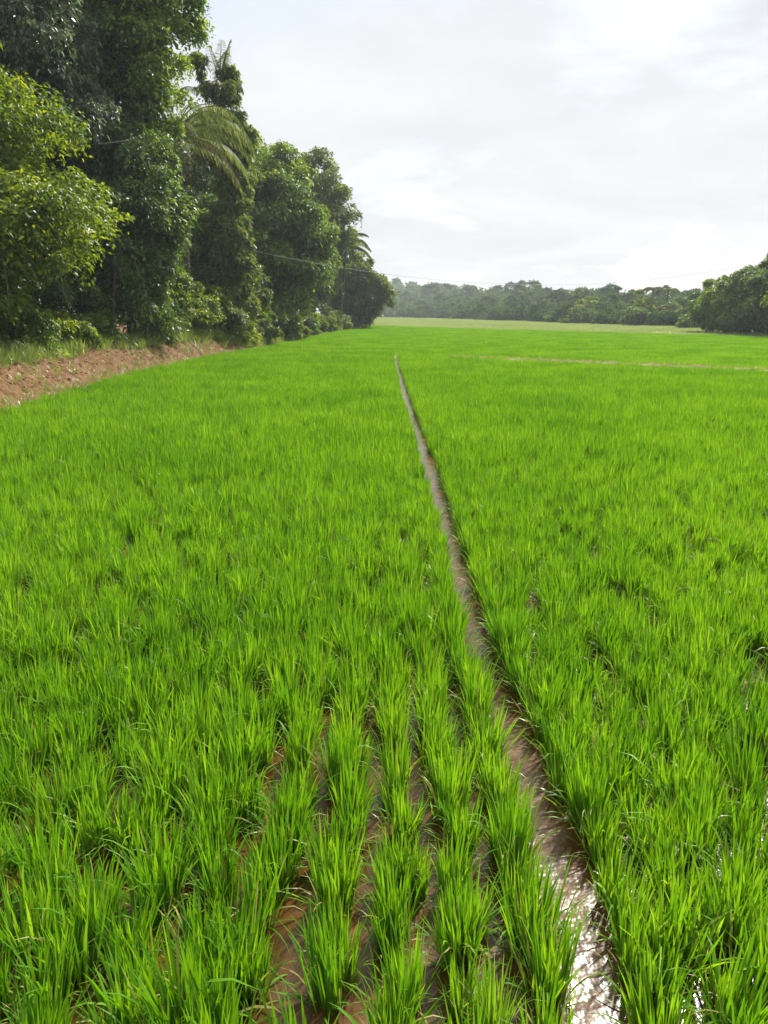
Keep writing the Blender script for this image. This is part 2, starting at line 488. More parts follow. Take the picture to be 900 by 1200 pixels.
# ---------------------------------------------------------------- rice
def blades(rng, n, base_r, lmin, lmax, lean, curl, w, segs=5, bent=0.15, centres=None):
    """n tapered, arching grass blades as triangles"""
    ph = rng.uniform(0, 2 * np.pi, n)
    rr = base_r * np.sqrt(rng.uniform(0, 1, n))
    bx_, by_ = rr * np.cos(ph), rr * np.sin(ph)
    ph = ph + rng.normal(0, 0.7, n)
    L = rng.uniform(lmin, lmax, n)
    th0 = np.abs(rng.normal(0, lean, n))
    cu = np.abs(rng.normal(0, curl, n)) + np.where(rng.uniform(size=n) < bent, rng.uniform(0.5, 1.6, n), 0)
    L = L * np.where(cu > 0.6, 1.08, 1.0)
    t = np.linspace(0, 1, segs + 1)
    th = th0[:, None] + cu[:, None] * t[None] ** 1.8
    dr, dz = np.sin(th), np.cos(th)
    step = L[:, None] / segs
    cr = np.concatenate([np.zeros((n, 1)), np.cumsum((dr[:, :-1] + dr[:, 1:]) * 0.5 * step, 1)], 1)
    cz = np.concatenate([np.zeros((n, 1)), np.cumsum((dz[:, :-1] + dz[:, 1:]) * 0.5 * step, 1)], 1)
    C = np.stack([bx_[:, None] + cr * np.cos(ph)[:, None], by_[:, None] + cr * np.sin(ph)[:, None], cz], -1)
    if centres is not None:
        C = C + centres[:, None, :]
    tw = ph + np.pi / 2 + rng.normal(0, 0.5, n)
    S = np.stack([np.cos(tw), np.sin(tw), np.zeros(n)], -1)
    prof = np.interp(t, [0, 0.3, 0.6, 0.85, 1.0], [0.55, 1.0, 0.95, 0.55, 0.04])
    W = w * rng.uniform(0.75, 1.25, n)
    off = S[:, None] * (prof[None] * W[:, None] * 0.5)[..., None]
    V = np.stack([C - off, C + off], 2)           # n, segs+1, 2, 3
    k = segs + 1
    base = (np.arange(n) * k * 2)[:, None, None]
    f = []
    for s in range(segs):
        a_ = s * 2
        f += [(a_, a_ + 1, a_ + 3), (a_, a_ + 3, a_ + 2)]
    F_ = (np.array(f)[None] + base).reshape(-1, 3)
    V = V.reshape(-1, 3)
    return V, F_, np.zeros(len(V))


rr_ = np.random.default_rng(21)
near_meshes, base_meshes = [], []


def plant_mesh(name, groups):
    """several blade groups in one mesh; groups = [(arrays, material index)]"""
    me = tri_mesh(name, *join_arrays([g_[0] for g_ in groups]))
    me.polygons.foreach_set('material_index', np.concatenate([np.full(len(g_[0][1]), g_[1], dtype=np.int32) for g_ in groups]))
    me.materials.append(M['rice']); me.materials.append(M['rice_old'])
    return me


for k in range(14):
    nb = int(rr_.integers(50, 92)); hgt = rr_.uniform(0.86, 1.1); lean = rr_.uniform(0.08, 0.15)
    Va = blades(rr_, nb, 0.062, 0.165 * hgt, 0.325 * hgt, lean + 0.03, 0.22, 0.0082, 5, bent=0.06)
    Vb = blades(rr_, 16, 0.07, 0.12, 0.24, 0.48, 0.5, 0.0076, 5, bent=0.3)
    Vd = blades(rr_, int(rr_.integers(5, 12)), 0.07, 0.10, 0.26, 0.55, 0.7, 0.007, 5, bent=0.5)
    near_meshes.append(plant_mesh('rice_blades', [(Va, 0), (Vb, 0), (Vd, 1)]))
    base_meshes.append(tri_mesh('rice_sheaths', *blades(rr_, 24, 0.05, 0.05, 0.11, 0.12, 0.05, 0.010, 2, bent=0.0)))
mid_meshes = []
for k in range(10):
    nb = int(rr_.integers(44, 62)); hgt = rr_.uniform(0.88, 1.1)
    Va = blades(rr_, nb, 0.068, 0.165 * hgt, 0.33 * hgt, 0.18, 0.22, 0.0105, 3, bent=0.06)
    Vd = blades(rr_, 3, 0.07, 0.10, 0.26, 0.5, 0.6, 0.009, 3, bent=0.5)
    mid_meshes.append(plant_mesh('rice_mid', [(Va, 0), (Vd, 1)]))
far_meshes = []
for k in range(6):                                # a patch of 1.2 m with about 30 plants
    nb = 30 * 26
    c = np.stack([rr_.uniform(-0.62, 0.62, nb), rr_.uniform(-0.62, 0.62, nb), np.zeros(nb)], -1)
    far_meshes.append(tri_mesh('rice_far', *blades(rr_, nb, 0.09, 0.175, 0.325, 0.22, 0.25, 0.020, 2, bent=0.1, centres=c)))
for me in far_meshes:
    me.materials.append(M['rice'])
for me in base_meshes:
    me.materials.append(M['rice_base'])
C_near = proto_collection('rice_proto_near', near_meshes, M['rice'])
C_mid = proto_collection('rice_proto_mid', mid_meshes, M['rice'])
C_far = proto_collection('rice_proto_far', far_meshes, M['rice'])

# rows run away from the camera; every tenth or so is left open as a furrow
ROW = 0.218
FUR_Y = np.array([-5, 1.5, 3.0, 4.2, 5.0, 7.0, 12.0, 20.0, 35.0])
FUR_DX = np.array([-0.03, 0.0, 0.03, 0.0, -0.06, -0.03, -0.04, -0.11, -0.16])        # its slight wander
def fur_x(y): return 0.71 + np.interp(y, FUR_Y, FUR_DX)


rows = []       # (row offset from furrow, signed row number)
for k in range(1, 66):
    rows.append((-0.182 - (k - 1) * ROW, -k))
    rows.append((0.186 + (k - 1) * ROW, k))
pts = []
for off, num in rows:
    yy = np.arange(0.9, 50, 0.118)
    n = len(yy)
    jit = 0.036 + 0.05 * smooth01((abs(off) - (1.3 if off < 0 else 0.7)) / 1.0)
    y_ = yy + RNG.normal(0, 0.042, n) + RNG.uniform(-0.08, 0.08)
    wide = -0.030 * np.clip(-num - 1, 0, 4) if num < 0 else 0.0      # the first rows stand a little apart close by
    x_ = fur_x(y_) + off + wide * (1 - smooth01((y_ - 3.0) / 4.0)) + RNG.normal(0, jit, n) * (1 + 0.6 * smooth01((y_ - 3.0) / 4.0) if abs(num) > 1 else 0.6)
    keep = (RNG.uniform(size=n) > (0.0 if -0.4 < off < 0.7 else 0.06 if off < 0 else 0.02)) & ((vnoise(x_ * 2.1, y_ * 1.3 + 5, 1.0) > -0.95) | (abs(off) < 0.8) | (y_ > 7) | (off > 0))
    # faint wheel furrows further out
    for fx, wd in ((-2.45, 0.11), (3.2, 0.13), (6.1, 0.14), (-5.2, 0.10), (9.3, 0.14)):
        keep &= ~((np.abs(x_ - fx - 0.06 * vnoise(y_, y_ * 0, 0.4)) < wd) & (RNG.uniform(size=n) < 0.5) & (y_ > 6.5))
    keep &= np.abs(x_ - fur_x(y_)) > 0.13 + 0.05 * smooth01((y_ - 4) / 8)          # the furrow itself stays open
    keep &= (x_ > edge_x(y_) + 0.05) & (y_ < bund_y(x_) - 0.45)
    keep &= (np.abs(x_) < 0.56 * y_ + 2.6)
    pts.append(np.stack([x_[keep], y_[keep], np.full(keep.sum(), num)], -1))
pts = np.concatenate(pts)
dist = np.hypot(pts[:, 0], pts[:, 1])
cp, sp = math.cos(R(14.48)), math.sin(R(14.48))


def in_view(x, y, z):
    d = y * cp - (z - 2.3) * sp
    v = y * sp + (z - 2.3) * cp
    u = x / np.maximum(d, 0.01) * 906; w_ = v / np.maximum(d, 0.01) * 906
    return (d > 0.1) & (np.abs(u) < 452) & (w_ > -600) & (w_ < 600)


vis = in_view(pts[:, 0], pts[:, 1], 0.5) | in_view(pts[:, 0], pts[:, 1], 0.3)
order = np.argsort(np.where(vis, dist, 1e9))[:300]
ind = np.zeros(len(pts), bool); ind[order] = True


def rice_scale(p, rng):
    n = len(p)
    s = rng.normal(1.0, 0.11, n) * (1 + 0.10 * vnoise(p[:, 0], p[:, 1], 0.6))
    # thinner stand close to the furrow on the left
    thin = np.where((p[:, 2] < 0) & (p[:, 2] >= -5) & (p[:, 1] < 6), 0.95, 1.08)
    return np.stack([s * thin, s * thin, s * rng.normal(1.0, 0.06, n)], -1)


SCL = rice_scale(pts, RNG)
ROT = np.stack([RNG.normal(0, 0.06, len(pts)), RNG.normal(0, 0.06, len(pts)), RNG.uniform(0, 6.28, len(pts))], -1)
ORD = ['first', 'second', 'third', 'fourth', 'fifth', 'sixth', 'seventh', 'eighth', 'ninth', 'tenth', 'eleventh', 'twelfth', 'thirteenth', 'fourteenth', 'fifteenth', 'sixteenth', 'seventeenth', 'eighteenth', 'nineteenth', 'twentieth']
ORD += ['twenty-' + w_ for w_ in ORD[:9]] + ['thirtieth'] + ['thirty-' + w_ for w_ in ORD[:9]]
rank = {}
for num in np.unique(pts[ind, 2]):
    sel_ = [i for i in np.nonzero(ind)[0] if pts[i, 2] == num]
    for r_, i in enumerate(sorted(sel_, key=lambda q: pts[q, 1])):
        rank[i] = r_
for i in np.nonzero(ind)[0]:
    num = int(pts[i, 2]); k = i % 14
    o = mk('rice_plant', None, mesh=near_meshes[k], loc=(pts[i, 0], pts[i, 1], -0.01),
           label='green rice plant, %s from the front, %s row %s of the furrow' % (ORD[rank[i]], ORD[abs(num) - 1], 'left' if num < 0 else 'right'),
           cat='rice plant', group='rice plants of the near rows')
    o.rotation_euler = ROT[i]; o.scale = SCL[i]
    b = bpy.data.objects.new('leaf_sheaths', base_meshes[k]); COL.objects.link(b); b.parent = o

sel = ~ind & (dist < 11)
scatter('rice_stand', np.c_[pts[sel, :2], np.full(sel.sum(), -0.01)], RNG.integers(0, 14, sel.sum()), ROT[sel], SCL[sel], C_near, 'dense stand of young green rice growing in the near paddy', 'rice')
sel = dist >= 11
scatter('rice_stand', np.c_[pts[sel, :2], np.full(sel.sum(), -0.01)], RNG.integers(0, 10, sel.sum()), ROT[sel], SCL[sel], C_mid, 'young green rice covering the paddy up to the straw-coloured bund', 'rice')

# far plot beyond the cross bund, in patches
g = np.stack(np.meshgrid(np.arange(-9, 62, 1.02), np.arange(14, 132, 1.02), indexing='ij'), -1).reshape(-1, 2)
g = g + RNG.normal(0, 0.12, g.shape)
k_ = (g[:, 1] > bund_y(g[:, 0]) + 1.0) & (g[:, 1] < rice_end(g[:, 0])) & (g[:, 0] > edge_x(g[:, 1]) + 0.6) & (np.abs(g[:, 0]) < 0.53 * g[:, 1] + 4)
k_ &= ~((np.abs(g[:, 0] - 2.35) < 0.42) & (g[:, 1] < 60)) | (RNG.uniform(size=len(g)) < 0.7)
k_ &= ~((np.abs(g[:, 0] - 7.4) < 0.42) & (RNG.uniform(size=len(g)) < 0.5))
g = g[k_]
ROTF = np.stack([np.zeros(len(g)), np.zeros(len(g)), RNG.integers(0, 4, len(g)) * np.pi / 2], -1)
sF = RNG.normal(1, 0.035, len(g)) * (1 + 0.04 * vnoise(g[:, 0], g[:, 1], 0.25))
scatter('rice_stand', np.c_[g, np.full(len(g), -0.01)], RNG.integers(0, 6, len(g)), ROTF, np.stack([np.ones(len(g)), np.ones(len(g)), sF], -1), C_far, 'bright green rice in the far plot beyond the bund', 'rice')

# ---------------------------------------------------------------- bank: clods, weeds, straw
def ico_arrays(rng, n, P, s):
    phi = (1 + 5 ** 0.5) / 2
    v = np.array([(-1, phi, 0), (1, phi, 0), (-1, -phi, 0), (1, -phi, 0), (0, -1, phi), (0, 1, phi), (0, -1, -phi), (0, 1, -phi), (phi, 0, -1), (phi, 0, 1), (-phi, 0, -1), (-phi, 0, 1)], float) / 1.9
    f = np.array([(0, 11, 5), (0, 5, 1), (0, 1, 7), (0, 7, 10), (0, 10, 11), (1, 5, 9), (5, 11, 4), (11, 10, 2), (10, 7, 6), (7, 1, 8), (3, 9, 4), (3, 4, 2), (3, 2, 6), (3, 6, 8), (3, 8, 9), (4, 9, 5), (2, 4, 11), (6, 2, 10), (8, 6, 7), (9, 8, 1)])
    V = v[None] * rng.uniform(0.65, 1.3, (n, 12, 1)) * (s[:, None, None] * rng.uniform(0.7, 1.3, (n, 1, 3)) * np.array([1, 1, 0.7])) + P[:, None]
    F_ = (f[None] + (np.arange(n) * 12)[:, None, None]).reshape(-1, 3)
    return V.reshape(-1, 3), F_, np.repeat(rng.uniform(size=n), 12)


rb = np.random.default_rng(31)
n = 4200
y = rb.uniform(8, 47, n); w = soil_w(y)
d = rb.uniform(0.0, 1, n) ** 0.8 * (w + 0.4)
x = edge_x(y) - d
P = np.stack([x, y, bank_z(x, y) + 0.005], -1)
mk('soil_clods', M['clod'], mesh=tri_mesh('soil_clods', *ico_arrays(rb, n, P, 0.015 + 0.045 * rb.uniform(size=n) ** 3)), kind='stuff', label='loose crumbs of red earth and pale pebbles on the bank', cat='soil')

gr_meshes = [tri_mesh('grass_tuft', *blades(rb, 34, 0.14, 0.2, 0.62, 0.45, 0.6, 0.016, 3, bent=0.3)) for _ in range(6)]
C_grass = proto_collection('grass_proto', gr_meshes, M['grass'])
st_meshes = [tri_mesh('straw_tuft', *blades(rb, 22, 0.12, 0.12, 0.38, 0.65, 0.6, 0.011, 3, bent=0.4)) for _ in range(4)]
C_straw = proto_collection('straw_proto', st_meshes, M['straw'])


def bank_points(n, ylo, yhi, dlo, dhi):
    """dlo, dhi: offsets beyond the bare strip"""
    y = rb.uniform(ylo, yhi, n)
    d = soil_w(y) + dlo + (dhi - dlo) * rb.uniform(size=n) ** 2.4
    x = edge_x(y) - d
    return np.stack([x, y, bank_z(x, y) - 0.02], -1)


Pg = np.concatenate([bank_points(5200, 12, 62, -0.35, 3.2), bank_points(4200, 45, 130, -0.25, 4.0)])
s = rb.uniform(0.45, 1.25, len(Pg))
yf = rb.uniform(8, 60, 1500); xf = edge_x(yf) - np.abs(rb.normal(0.0, 0.28, 1500)) + 0.1
Pf = np.stack([xf, yf, bank_z(xf, yf)], -1)
ys_ = rb.uniform(8, 46, 420); xs_ = edge_x(ys_) - rb.uniform(0.1, 1, 420) * soil_w(ys_)
Pf = np.concatenate([Pf, np.stack([xs_, ys_, bank_z(xs_, ys_)], -1)])
yt = rb.uniform(10, 62, 2600); xt = edge_x(yt) - soil_w(yt) + np.abs(rb.normal(0, 0.5, 2600)) - 0.2
Pt = np.stack([xt, yt, bank_z(xt, yt)], -1)[xt < edge_x(yt) - 0.25]
Pg = np.concatenate([Pg, Pf, Pt]); s = np.concatenate([s, rb.uniform(0.18, 0.55, len(Pf)), rb.uniform(0.5, 1.3, len(Pt))])
scatter('bank_grass', Pg, rb.integers(0, 6, len(Pg)), np.stack([np.zeros(len(Pg)), np.zeros(len(Pg)), rb.uniform(0, 6.28, len(Pg))], -1), np.stack([s, s, s], -1), C_grass, 'rough green grass growing along the top of the bank', 'grass')
# straw and short weeds along the bund and the foot of the bank
n = 1100
y = rb.uniform(8, 47, n); x = edge_x(y) + rb.normal(-0.18, 0.22, n)
Pa = np.stack([x, y, bank_z(x, y)], -1)
n = 800
y = rb.uniform(8, 46, n); x = edge_x(y) - rb.uniform(0, 1, n) * soil_w(y)
Pb = np.stack([x, y, bank_z(x, y)], -1)
n = 900
x = rb.uniform(3.2, 24, n); Pc = np.stack([x, bund_y(x) + rb.normal(0, 0.16, n), 0.25 + rb.normal(0, 0.02, n)], -1)
Ps = np.concatenate([Pa, Pb, Pc])
s = np.concatenate([rb.uniform(0.5, 1.2, len(Pa)), rb.uniform(0.3, 0.8, len(Pb)), rb.uniform(0.2, 0.45, len(Pc))])
scatter('dry_straw', Ps, rb.integers(0, 4, len(Ps)), np.stack([rb.normal(0, 0.2, len(Ps)), rb.normal(0, 0.2, len(Ps)), rb.uniform(0, 6.28, len(Ps))], -1), np.stack([s, s, s], -1), C_straw, 'dry pale straw on the bund and the foot of the bank', 'straw')
# pale dry grass of the field beyond
pg_meshes = []
for k in range(4):
    nb = 500
    c = np.stack([rb.uniform(-1.5, 1.5, nb), rb.uniform(-1.5, 1.5, nb), np.zeros(nb)], -1)
    pg_meshes.append(tri_mesh('pale_patch', *blades(rb, nb, 0.2, 0.12, 0.34, 0.4, 0.4, 0.05, 2, centres=c)))
C_pale = proto_collection('pale_proto', pg_meshes, M['pale_grass'])
g = np.stack(np.meshgrid(np.arange(-4, 56, 2.6), np.arange(62, 330, 2.6), indexing='ij'), -1).reshape(-1, 2)
g = g + rb.normal(0, 0.5, g.shape)
g = g[(g[:, 1] > rice_end(g[:, 0]) + 0.8) & (g[:, 0] < 0.46 * g[:, 1] + 3) & (rb.uniform(size=len(g)) < 0.75)]
s = rb.uniform(0.6, 1.2, len(g))
scatter('pale_grass', np.c_[g, np.full(len(g), 0.05)], rb.integers(0, 4, len(g)), np.stack([np.zeros(len(g)), np.zeros(len(g)), rb.uniform(0, 6.28, len(g))], -1), np.stack([np.ones(len(g)), np.ones(len(g)), s], -1), C_pale, 'pale dry grass covering the field beyond the rice', 'grass')

# ---------------------------------------------------------------- trees
def crown_arrays(rng, lobes, n, leaf, clump, per=70, droop=0.2, inner=0.22, hang=0.0, flat=0.6, ledge=0.0, bottom=0.55):
    """lobes: (x, y, z, rx, ry, rz). Leaves gathered in umbrella-shaped clumps over the lobes' skins."""
    lobes = np.array(lobes, float)
    C0, Rr = lobes[:, :3], lobes[:, 3:]
    area = (Rr[:, 0] * Rr[:, 1] + Rr[:, 0] * Rr[:, 2] + Rr[:, 1] * Rr[:, 2])
    sub = 10
    nc = max(6, min(170, int(n * 1.7 / per / sub)))
    li = rng.choice(len(lobes), nc, p=area / area.sum())
    u = rand_unit(rng, nc)
    flip = (u[:, 2] < -0.25) & (rng.uniform(size=nc) < bottom)
    u[flip, 2] *= -1
    ph = rng.uniform(0, 6.28, (3,))
    lump = 1 + 0.14 * np.sin(u[:, 0] * 5.1 + ph[0] + li) + 0.12 * np.sin(u[:, 1] * 6.3 + ph[1] + 2 * li) + 0.10 * np.sin(u[:, 2] * 8.1 + ph[2])
    r = rng.uniform(0.74, 1.14, nc) * lump
    cc = C0[li] + u * Rr[li] * r[:, None]
    # drop the clumps buried inside another lobe
    q = np.linalg.norm((cc[:, None] - C0[None]) / Rr[None], axis=2)
    q[np.arange(nc), li] = 9
    ok = q.min(1) > 0.72
    cc, u, li = cc[ok], u[ok], li[ok]
    nc = len(cc)
    # each bough carries a few smaller sprays, spread over its upper, outer side
    big = clump * rng.uniform(1.0, 2.4, nc)
    bi = np.repeat(np.arange(nc), sub)
    w = unit(rand_unit(rng, nc * sub) + u[bi] * 0.6 + np.array([0, 0, 0.25]))
    o2 = w * (big[bi] * rng.uniform(0.35, 1.05, nc * sub))[:, None]
    o2[:, 2] = o2[:, 2] * 0.55 - 0.22 * (o2[:, 0] ** 2 + o2[:, 1] ** 2) / big[bi]
    btint = np.clip(rng.normal(0.5, 0.2, nc), 0, 1)
    cc = cc[bi] + o2
    u = unit(u[bi] * 0.6 + w * 0.6)
    nc = len(cc)
    per_ = max(6, int(n / nc))
    cs = clump * rng.uniform(0.3, 0.95, nc)
    m = nc * per_
    ci = np.repeat(np.arange(nc), per_)
    v = rand_unit(rng, m)
    v[:, 2] = np.where(v[:, 2] < -0.35, -v[:, 2], v[:, 2])
    rad = rng.uniform(0.25, 1.0, m) ** 0.45
    off = v * rad[:, None] * cs[ci][:, None]
    off[:, 2] *= flat
    if ledge > 0:                                   # outer rim hangs lower: stepped, drooping sprays
        off[:, 2] -= ledge * (off[:, 0] ** 2 + off[:, 1] ** 2) / np.maximum(cs[ci], 1e-3)
    if hang > 0:
        hsel = rng.uniform(size=m) < 0.45
        off[:, 2] -= np.where(hsel, rng.uniform(0, 1, m) ** 1.5 * hang * rng.uniform(0.3, 1, nc)[ci], 0)
    P = cc[ci] + off
    out = u[ci]
    N = unit(v * 0.5 + out * 0.35 + np.array([0, 0, 0.5]) + rng.normal(0, 0.5, (m, 3)))
    D = rng.normal(0, 0.6, (m, 3)) + v * 0.55 + out * 0.35 - np.array([0, 0, 1.0]) * (droop + 0.25 * rng.uniform(size=m))[:, None]
    D = D - N * np.sum(D * N, -1, keepdims=True) * 0.8
    L = leaf[0] * rng.uniform(0.6, 1.35, m); W = leaf[1] * rng.uniform(0.65, 1.3, m)
    ct = np.clip(btint[bi] + rng.normal(0, 0.14, nc), 0, 1)
    A = leaf_arrays(P, D, N, L, W, ct[ci], droop)
    # loose inner foliage, tinted darker to paint in shade and give the crown depth
    k = int(m * inner)
    li2 = rng.choice(len(lobes), k, p=area / area.sum())
    u2 = rand_unit(rng, k)
    P2 = C0[li2] + u2 * Rr[li2] * (rng.uniform(0.1, 0.68, k) ** 0.6)[:, None]
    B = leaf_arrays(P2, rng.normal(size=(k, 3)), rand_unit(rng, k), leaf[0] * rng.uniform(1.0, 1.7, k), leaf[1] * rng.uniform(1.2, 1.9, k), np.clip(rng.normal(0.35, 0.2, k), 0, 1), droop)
    return join_arrays([A, B])


def tree(name, label, cat, base, lobes, n, mat, leaf=(0.2, 0.09), clump=0.6, trunk=0.2, seed=1, group=None, bark='bark', extra=None, limbs=True, **kw):
    rng = np.random.default_rng(seed)
    base = np.array(base, float)
    root = mk(name, None, loc=base, label=label, cat=cat, group=group)
    root.empty_display_size = 0.3
    L = np.array(lobes, float)
    L[:, :3] -= base
    top = L[np.argmax(L[:, 2])]
    tp = curve_pts((0, 0, -0.3), (top[0] * 0.8, top[1] * 0.8, top[2]), 9, 0.05, rng)
    parts = [tube_arrays(tp, np.linspace(trunk, trunk * 0.25, 9), 8)]
    tm = tri_mesh('trunk', *parts[0], smooth=True)
    mk('trunk', M[bark], parent=root, mesh=tm)
    if limbs:
        for lb in L:
            if np.allclose(lb, top): continue
            k = int(np.clip(np.searchsorted(tp[:, 2], lb[2] * 0.55), 1, 6))
            a = tube_arrays(curve_pts(tp[k], lb[:3], 6, 0.08, rng, sag=-0.1), np.linspace(trunk * 0.5, trunk * 0.12, 6), 6)
            mk('limb', M[bark], parent=root, mesh=tri_mesh('limb', *a, smooth=True))
    A = crown_arrays(rng, L, n, leaf, clump, **kw)
    mk('crown', M[mat], parent=root, mesh=tri_mesh('crown', *A))
    return root


# --- the left wood, near to far
tree('leafy_tree', 'yellow-green bushy tree overhanging the bank at the left edge', 'tree', (-13.2, 27, 0.9),
     [(-14.0, 27, 8.3, 2.6, 2.8, 2.1), (-12.9, 26.8, 6.6, 2.0, 2.2, 1.6), (-11.2, 26.6, 5.4, 1.7, 2.0, 1.1), (-12.4, 26.2, 4.0, 2.2, 2.2, 1.7),
      (-14.5, 25.2, 5.6, 2.4, 2.4, 2.2), (-13.8, 24.6, 2.9, 2.0, 2.0, 1.6), (-15.6, 25.4, 10.2, 2.2, 2.2, 1.6)],
     64000, 'lime', (0.17, 0.10), 0.7, 0.16, 101, hang=0.7, ledge=0.25)
tree('leafy_tree', 'tall tree with grey-green leaves above the yellow-green tree', 'tree', (-14.2, 33, 1),
     [(-14.6, 33, 15.6, 2.8, 2.8, 2.6), (-12.9, 32.4, 13.0, 1.9, 2.0, 1.6), (-13.2, 32.6, 10.6, 1.9, 2.0, 1.5), (-11.9, 32.8, 9.4, 1.1, 1.3, 1.0), (-16.2, 33, 12, 2.6, 2.6, 2.6)],
     60000, 'grey', (0.18, 0.09), 0.5, 0.28, 102, hang=1.4, droop=0.35)
tree('leafy_tree', 'tall green tree reaching the top edge behind the coconut palm', 'tree', (-12.2, 39, 1),
     [(-11.4, 39, 17.2, 2.7, 2.8, 2.4), (-10.9, 38.6, 14.6, 2.1, 2.4, 1.9), (-12.6, 38.2, 12.4, 2.0, 2.2, 1.9), (-10.9, 38.4, 11.5, 1.3, 1.6, 1.4), (-13.6, 39, 15.5, 2.4, 2.4, 2.2)],
     75000, 'mid', (0.19, 0.11), 0.6, 0.3, 103, hang=1.0, ledge=0.25)
tree('vine_covered_tree', 'dark vine-covered tree with a narrow drooping crown beside the coconut palm', 'tree', (-11.6, 36, 1),
     [(-11.3, 36, 8.3, 1.7, 1.8, 1.9), (-10.75, 35.6, 6.0, 1.5, 1.6, 1.5), (-11.6, 35.2, 4.2, 1.6, 1.7, 1.6), (-10.55, 35.6, 3.4, 1.1, 1.3, 1.4), (-12.6, 34.6, 6.6, 1.5, 1.6, 1.7)],
     60000, 'dark', (0.18, 0.11), 0.5, 0.22, 104, hang=1.1, ledge=0.35, droop=0.25)
tree('dark_tree', 'dark shaded tree deep in the wood behind the yellow-green tree', 'tree', (-17.5, 36, 1),
     [(-17.5, 36, 9, 3.5, 3.5, 4), (-15.8, 35, 5.5, 2.6, 2.6, 3), (-19, 34, 13, 3.5, 3.5, 3.5)], 22000, 'dark', (0.3, 0.14), 0.8, 0.3, 105)
tree('dark_tree', 'dark tree filling the gap behind the coconut palm and creeper column', 'tree', (-13.4, 57, 1),
     [(-13.6, 57, 11.5, 3.2, 3.2, 3.2), (-12.2, 56, 7.6, 2.8, 2.8, 2.8), (-12.6, 55, 4, 2.4, 2.4, 2.4), (-15.8, 57, 9, 3, 3, 4)], 30000, 'dark', (0.3, 0.14), 0.8, 0.3, 106, hang=1.0)
tree('vine_covered_tree', 'mid-green creeper-covered tree low between palm and domed tree', 'tree', (-11.8, 50, 1),
     [(-11.6, 50, 6.0, 1.8, 1.9, 1.7), (-11.0, 49.5, 3.8, 1.6, 1.6, 1.3), (-12.6, 48, 4.6, 1.7, 1.7, 1.9)], 24000, 'mid', (0.22, 0.1), 0.55, 0.2, 107, hang=0.8, ledge=0.3)
tree('scrub_thicket', 'light-green thicket of creepers below the coconut palm, where the earth bank ends', 'thicket', (-11.0, 43.5, 0.9),
     [(-11.2, 43.5, 3.0, 1.2, 1.4, 1.6), (-10.6, 44.5, 2.2, 1.0, 1.2, 1.1), (-11.8, 42, 2.6, 1.2, 1.2, 1.4), (-10.7, 46.2, 2.4, 1.0, 1.2, 1.2)], 22000, 'lime', (0.17, 0.10), 0.4, 0.08, 112, hang=0.6, ledge=0.3)
tree('domed_tree', 'big domed tree draped in creepers, standing past the palms', 'tree', (-9.2, 67, 0.8),
     [(-10.0, 67, 11.6, 3.0, 3.4, 3.7), (-8.5, 66.4, 9.4, 2.9, 3.2, 3.6), (-7.7, 66.4, 6.4, 2.4, 2.8, 2.8), (-9.6, 65, 5.6, 3.0, 3.0, 3.4), (-8.2, 66.6, 3.6, 1.9, 2.2, 2.2), (-11.2, 66, 8.2, 2.4, 2.8, 3.0)],
     80000, 'mid', (0.30, 0.15), 1.0, 0.35, 108, hang=1.2, ledge=0.55, droop=0.3)
tree('leafy_tree', 'tall pale-green tree rising behind the big domed tree', 'tree', (-8.4, 93, 0.8),
     [(-9.6, 93, 15.6, 3.2, 3.6, 3.6), (-7.2, 92.5, 13.0, 2.6, 3.0, 3.4), (-5.9, 92, 9.6, 2.3, 2.8, 2.8), (-8.5, 91, 9.0, 3.2, 3.2, 4.0), (-7.6, 92, 5.2, 2.4, 2.6, 3.0)],
     56000, 'olive', (0.36, 0.16), 0.9, 0.35, 109, hang=1.2, ledge=0.3)
tree('leafy_tree', 'low rounded tree at the far end of the left wood', 'tree', (-4.4, 109, 0.7),
     [(-4.6, 109, 7.2, 2.7, 3.0, 2.4), (-2.4, 108.6, 5.6, 2.1, 2.6, 2.2), (-6.2, 108, 5.0, 2.6, 2.8, 3.0), (-1.6, 108.4, 3.0, 1.9, 2.4, 2.0), (-3.8, 107.6, 3.2, 2.8, 2.8, 2.4), (-1.9, 108.6, 8.7, 0.6, 0.7, 0.8)],
     42000, 'olive', (0.36, 0.16), 0.8, 0.3, 110, hang=0.8, ledge=0.3)
tree('dark_tree', 'dark tree closing the wood left of the frame beside the lime tree', 'tree', (-18.5, 25, 1),
     [(-18.5, 25, 9, 3.5, 3.5, 4), (-17.5, 24, 4.5, 3, 3, 3)], 16000, 'dark', (0.3, 0.14), 0.8, 0.3, 111)


def lianas(root_label, specs, seed):
    root = next(o for o in bpy.data.objects if o.get('label') == root_label)
    rng = np.random.default_rng(seed)
    for a_, b_, r_ in specs:
        p = curve_pts(np.array(a_) - np.array(root.location), np.array(b_) - np.array(root.location), 14, 0.06, rng, sag=rng.uniform(0.0, 0.5))
        mk('liana', M['twig'], parent=root, mesh=tri_mesh('liana', *tube_arrays(p, np.linspace(r_, r_ * 0.6, 14), 5), smooth=True))


